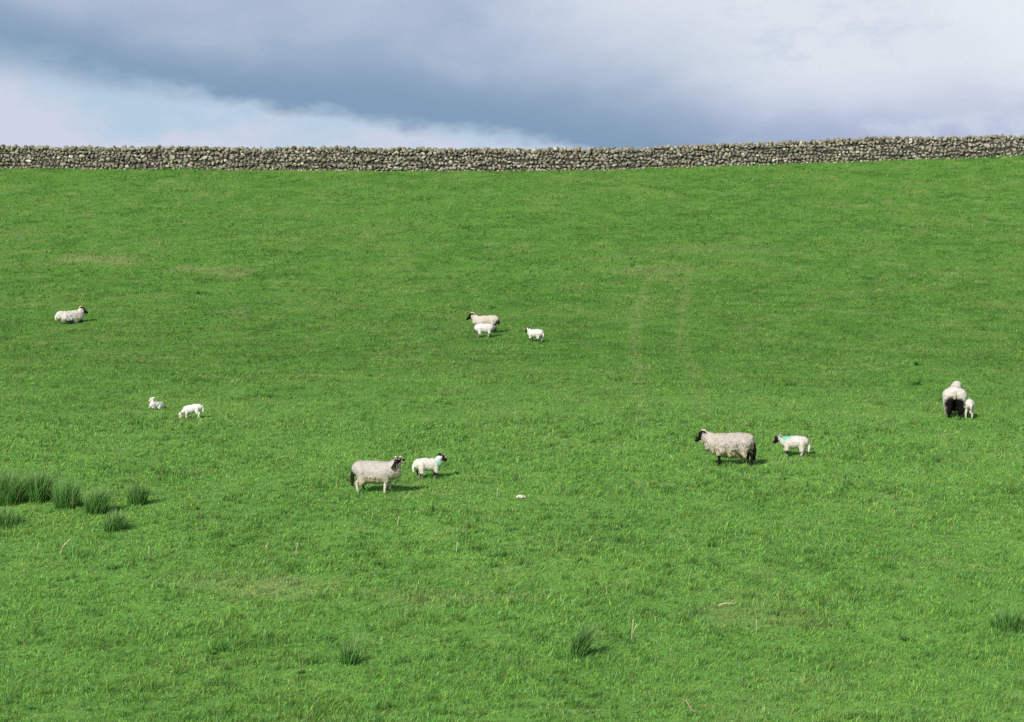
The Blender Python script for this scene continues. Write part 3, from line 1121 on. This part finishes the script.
build_sheep('ewe', 'cream ewe with black face standing behind a white lamb that presses against its near side', 485, 333, 178, .90, dict(
    wool=(.65, .59, .52), head=(.56, .0, .73), hyaw=18, hpitch=30, face=BLACK, muzzle=BLACK, horns=.8, shag=.8, headscale=1.2, legs=(BROWN, BROWN, BROWN, BROWN), tail=BROWN, tail_len=.25,
    belly=(.47, .37, .25), ragged=.03, step=(.02, -.03, .03, -.02), marks=((-.05, .22, .52, .16, (.50, .39, .28), .6), (-.52, .08, .40, .17, BROWN, .85), (-.42, .15, .26, .14, BROWN, .85))))
build_sheep('lamb', 'white lamb standing against the near side of a cream ewe, head under her flank', 484.5, 337.5, 6, 1.10, dict(
    wool=(.76, .74, .71), head=(.30, .12, .345), hyaw=50, hpitch=-8, face=(.42, .38, .33), muzzle=SOOT, legs=(BLACK, (.3, .28, .25), (.5, .47, .42), (.10, .09, .08)),
    slim=1.12, feet=(.4, .37, .33), step=(.02, -.03, .03, -.03), tail=(.1, .09, .08), tail_len=.20))
build_sheep('lamb', 'small white lamb standing by itself right of the cream ewe, dark face turned away', 535, 342, 152, 1.0, dict(
    wool=(.73, .70, .66), head=(.265, .02, .47), hyaw=10, hpitch=28, face=BLACK, muzzle=BLACK, earcol=(.35, .33, .3), legs=(BLACK, (.1, .09, .08), BLACK, (.3, .27, .23)),
    slim=1.08, feet=(.3, .28, .25), step=(.02, -.02, .03, -.04), neckwool=.95))
build_sheep('ewe', 'ewe seen from behind with dark hindquarters, a lamb tucked against its right flank', 954, 416.5, 80, 1.10, dict(
    wool=(.67, .63, .57), head=(.56, -.10, .745), hyaw=-62, hpitch=20, face=BLACK, muzzle=BLACK, earcol=(.4, .37, .33), neckfrac=.98, thickneck=1.25, legs=(BLACK, BLACK, BLACK, BLACK), tail=(.45, .40, .34), tail_len=.16,
    step=(.02, -.02, .02, -.02), udder=True, uddercol=BLACK, udderz=.22, ragged=.03, bigrump=1.0, shag=.7,
    marks=((-.55, .08, .28, .22, BLACK, 1), (-.55, -.09, .28, .19, BLACK, 1), (-.52, .07, .12, .22, BLACK, 1), (-.52, -.11, .12, .20, BLACK, 1), (-.42, .0, .22, .20, BLACK, 1))))
build_sheep('lamb', 'white lamb with its back to the viewer feeding beside the ewe seen from behind', 965.8, 418.2, 98, 1.15, dict(
    wool=(.72, .69, .63), head=(.30, .10, .37), hyaw=50, hpitch=0, face=SOOT, muzzle=BLACK, legs=(BLACK, BLACK, (.60, .57, .51), (.62, .58, .52)),
    tail_len=.16, tail=(.62, .57, .48), marks=((-.26, -.03, .20, .08, SOOT, .7),)))
build_sheep('ewe', 'black-headed ewe lying down alone high on the slope, body turned to the right', 70, 323.5, 36, 1.02, dict(
    lying=True, wool=(.69, .65, .60), neckfrac=.74, neckbase=1.5, head=(.47, -.03, .83), hyaw=-20, hpitch=24, face=BLACK, muzzle=BLACK, horns=.8, legs=(BLACK,) * 4, tail_len=.2, thickneck=1.25, headscale=1.18,
    marks=((.22, -.20, .26, .13, (.45, .38, .28), .6),)))
build_sheep('lamb', 'tiny all-white lamb lying in the grass with its head up', 156.3, 409.5, 232, .78, dict(
    lying=True, wool=(.78, .76, .73), head=(.19, .0, .37), hyaw=-20, hpitch=18, face=(.70, .66, .60), muzzle=(.60, .48, .42), legs=((.6, .57, .52),) * 4))
build_sheep('lamb', 'all-white lamb with its head lowered to graze, near a smaller lying white lamb', 192, 418.7, 182, .86, dict(
    graze=True, slim=.86, wool=(.78, .76, .73), head=(.335, 0, .150), hyaw=6, hpitch=58, face=(.68, .64, .58), muzzle=(.45, .36, .32), legs=((.70, .67, .62),) * 4, feet=(.62, .58, .52),
    step=(.02, -.03, -.01, .02), neckwool=.86, tail=(.72, .70, .66), ear=.07, earcol=(.40, .32, .28)))


# ------------------------------------------------------------------ rushes, weeds, stalks
def rush(px, py, rad, height, count, label, lean=(0.06, 0.0), spread=0.62, dark=1.15):
    base = ground_at(px, py)
    n = int(count * 0.8)
    a = RNG.uniform(0, 2 * np.pi, n)
    r = RNG.uniform(0, 1, n) ** 0.62 * rad * RNG.uniform(0.55, 1.0) / 0.8 * (0.85 + 0.3 * vnoise(a * 1.3, px * 0.1, 3))
    bx, by = np.cos(a) * r, np.sin(a) * r
    bz = terrain(base.x + bx, base.y + by) - base.z - 0.02
    hh = 0.86 * height * RNG.uniform(0.30, 1.15, n) * (1.05 - 0.35 * (r / rad) ** 2)
    tilt = RNG.uniform(0.05, 1.2, n) * spread * (0.35 + 0.65 * r / rad)
    az_ = a + RNG.normal(0, 0.8, n)
    tx, ty = np.cos(az_) * tilt * hh + lean[0] * hh, np.sin(az_) * tilt * hh + lean[1] * hh
    tzv = hh * np.sqrt(np.clip(1 - 0.5 * tilt ** 2, 0.3, 1))
    wa = RNG.uniform(0, np.pi, n)
    wd = RNG.uniform(0.0035, 0.0075, n)
    b0 = np.stack([bx, by, bz], 1)
    mid = b0 + np.stack([tx * .38, ty * .38, tzv * .58], 1)
    tip = b0 + np.stack([tx, ty, tzv], 1)
    wv = np.stack([np.cos(wa) * wd, np.sin(wa) * wd, np.zeros(n)], 1)
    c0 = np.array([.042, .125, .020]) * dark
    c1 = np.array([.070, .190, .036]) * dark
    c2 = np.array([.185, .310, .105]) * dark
    k = RNG.uniform(.65, 1.35, n)[:, None]
    dry = (RNG.uniform(0, 1, n) < .012)[:, None]
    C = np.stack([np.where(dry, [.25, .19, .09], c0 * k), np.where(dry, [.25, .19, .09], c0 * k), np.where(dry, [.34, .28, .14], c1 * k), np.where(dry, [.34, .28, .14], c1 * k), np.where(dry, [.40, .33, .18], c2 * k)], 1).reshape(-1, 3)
    V = np.stack([b0 - wv, b0 + wv, mid + wv * .9, mid - wv * .9, tip], 1).reshape(-1, 3)
    o = np.arange(n)[:, None] * 5
    loops = (o + np.array([0, 1, 2, 3, 3, 2, 4])[None]).ravel()
    st = (np.arange(n)[:, None] * 7 + np.array([0, 4])[None]).ravel()
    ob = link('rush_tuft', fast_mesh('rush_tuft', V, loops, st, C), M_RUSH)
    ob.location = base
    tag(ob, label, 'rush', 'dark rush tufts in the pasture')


rush(6, 504, .40, .82, 1700, 'broad tall rush clump cut by the left edge of the photo')
rush(38, 502, .30, .76, 1300, 'tall rush clump joined to the right side of the broadest clump')
rush(5, 525, .28, .44, 600, 'low rush clump in front of the broad tall clump at the left edge')
rush(67, 509, .24, .76, 950, 'dark bushy rush clump with brownish stems, second clump group from the left')
rush(96, 514, .26, .64, 850, 'leaning rush clump spilling right from the dark brownish one', lean=(0.18, 0))
rush(137, 505, .20, .56, 700, 'round separate rush clump standing apart, rightmost of the left cluster')
rush(114, 531, .19, .50, 600, 'small rush clump set lowest on the slope in the left cluster', lean=(0.12, 0))
rush(577, 659, .095, .66, 420, 'narrow upright rush tuft leaning right alone in the lower middle of the field', lean=(0.34, 0), spread=.42, dark=1.0)
rush(349, 664, .17, .42, 300, 'faint sparse rush tuft, shortest and thinnest, low in the field', spread=.6)
rush(1010, 629, .23, .46, 600, 'low dense rush tuft cut by the right edge of the photo')


def weed(px, py, rad, n, label):
    base = ground_at(px, py)
    V, F, C = [], [], []
    for i in range(n):
        a = random.uniform(0, 2 * math.pi)
        L = rad * random.uniform(.6, 1.1)
        wd = L * random.uniform(.18, .28)
        t = random.uniform(.25, .9)
        d = Vector((math.cos(a), math.sin(a), 0))
        s = Vector((-d.y, d.x, 0))
        u = Vector((0, 0, 1))
        ctr = [Vector((0, 0, -.01)), d * L * .4 + u * L * t * .5, d * L * .75 + u * L * t * .62, d * L + u * L * t * .5]
        ws = [.02, wd, wd * .8, .002]
        o = len(V)
        for c, q in zip(ctr, ws):
            V += [c - s * q * .5 + u * q * .12, c, c + s * q * .5 + u * q * .12]
        for k in range(3):
            for j in range(2):
                F.append((o + k * 3 + j, o + k * 3 + j + 1, o + k * 3 + j + 4, o + k * 3 + j + 3))
        cc = np.array([.055, .150, .035]) * random.uniform(.7, 1.4)
        C += [cc] * 12
    ob = simple('weed_plant', V, F, np.array(C), M_GRASS, None)
    ob.location = base
    tag(ob, label, 'weed', 'low leafy weeds in the pasture')


weed(918, 366, .24, 26, 'small dark leafy weed higher on the slope above the ewe seen from behind')
weed(917, 385, .22, 20, 'small dark leafy weed just left of the ewe seen from behind')
weed(700, 590, .10, 12, 'tiny leafy weed above the fallen pale stick')
weed(905, 641, .11, 14, 'pale-edged leafy weed left of the rush tuft at the right edge')
weed(212, 655, .10, 14, 'dark leafy weed low in the left foreground')
weed(300, 674, .09, 12, 'dark leafy weed in the foreground below the faint rush tuft')
weed(33, 710, .11, 14, 'leafy weed at the bottom left corner of the field')


def stalk(px, py, length_px, lean, label, stems=2):
    base = ground_at(px, py)
    L = length_px / (FPX / base.y)
    V, F = [], []
    for i in range(stems):
        k = 1 - .25 * i
        b = Vector((random.uniform(-.015, .015), random.uniform(-.015, .015), -.02))
        cv = random.uniform(-.10, .22)
        pts = [b + Vector((lean * L * k * t * (0.7 + .3 * t) + cv * L * t * t * t, .03 * i * t, L * k * (t - .06 * t * t))) for t in (0, .25, .5, .75, .9, 1.0)]
        rad = [.0060, .0055, .0050, .0056, .0090, .0015]
        v, f = tube(pts, rad, 6)
        o = len(V)
        V += v
        F += [tuple(j + o for j in q) for q in f]
    ob = simple('dry_stalk', V, F, (.56, .50, .32), M_DRY)
    ob.location = base
    tag(ob, label, 'dry stalk', 'dry pale grass stalks')


stalk(59, 555, 19, .42, 'tall leaning dry grass stalk, longest of the pair below the rush cluster', 2)
stalk(37, 553, 13, .05, 'upright dry grass stalk left of the tall leaning one', 1)
stalk(149, 558, 14, .0, 'thin upright dry stalk below and right of the lowest rush clump', 1)
stalk(266, 556, 13, .12, 'faint dry stalk, left one of two side by side below the horned ewe', 1)
stalk(295, 557, 17, .22, 'dry stalk leaning right, taller of two side by side below the horned ewe', 1)
stalk(397, 526, 12, .0, 'thin dry stalk straight below the front legs of the horned ewe', 1)
stalk(457, 553, 13, .08, 'thin dry stalk left of and below the pale scrap', 1)
stalk(497, 498, 11, .0, 'short dry stalk just left of the pale scrap in the grass', 1)
stalk(632, 640, 24, .08, 'pair of tall dry stems to the right of the narrow leaning rush tuft', 2)
stalk(757, 632, 14, .0, 'short dry stem below and right of the fallen pale stick', 1)


def stick(px, py, length, ang, lift, rad, col, label):
    base = ground_at(px, py)
    pts = []
    for t in np.linspace(-.5, .5, 7):
        x, y = math.cos(ang) * length * t, math.sin(ang) * length * t
        pts.append(Vector((x + .012 * math.sin(9 * t), y, tz(base.x + x, base.y + y) - base.z + lift * (t + .5) + .045 + .012 * math.cos(7 * t))))
    v, f = tube(pts, [rad * q for q in (.7, 1, .95, 1.05, .85, .7, .4)], 7)
    o = len(v)
    v2, f2 = tube([pts[4], pts[4] + Vector((.05, .03, .04)), pts[4] + Vector((.10, .05, .055))], [rad * .5, rad * .4, rad * .2], 6)
    ob = simple('fallen_stick', v + v2, f + [tuple(j + o for j in q) for q in f2], col, M_DRY)
    ob.location = base
    tag(ob, label, 'stick', 'fallen sticks in the grass')


stick(726, 608, .28, .15, .03, .011, (.50, .43, .34), 'short pale stick lying flat in the grass on the right half of the field')
stick(688, 712, .36, 2.0, .10, .010, (.33, .24, .16), 'brown stick poking up at the bottom edge of the field')

# a pale scrap (torn wool) lying alone in the grass
base = ground_at(521, 499)
pl = Pile()
for (x, y, z, r, c) in ((-.075, 0, .055, .045, (.80, .76, .74)), (-.03, .02, .06, .05, (.84, .80, .78)), (.02, -.01, .055, .045, (.66, .54, .52)), (.065, .01, .055, .038, (.78, .74, .70)), (.10, .0, .045, .028, (.45, .40, .36))):
    v, f = rock((x, y, z), (r * 1.1, r, r * .9), (random.random(), random.random(), random.random() * 6), 3, .1, .35)
    C = np.tile(np.array(c), (len(v), 1))
    pl.add(v * np.array([.85, .85, .8]), f, C * .85)
ob = link('wool_scrap', pl.mesh('wool_scrap', smooth=True), M_SCRAP)
ob.location = base
tag(ob, 'small whitish lumpy scrap lying by itself in the grass', 'scrap')
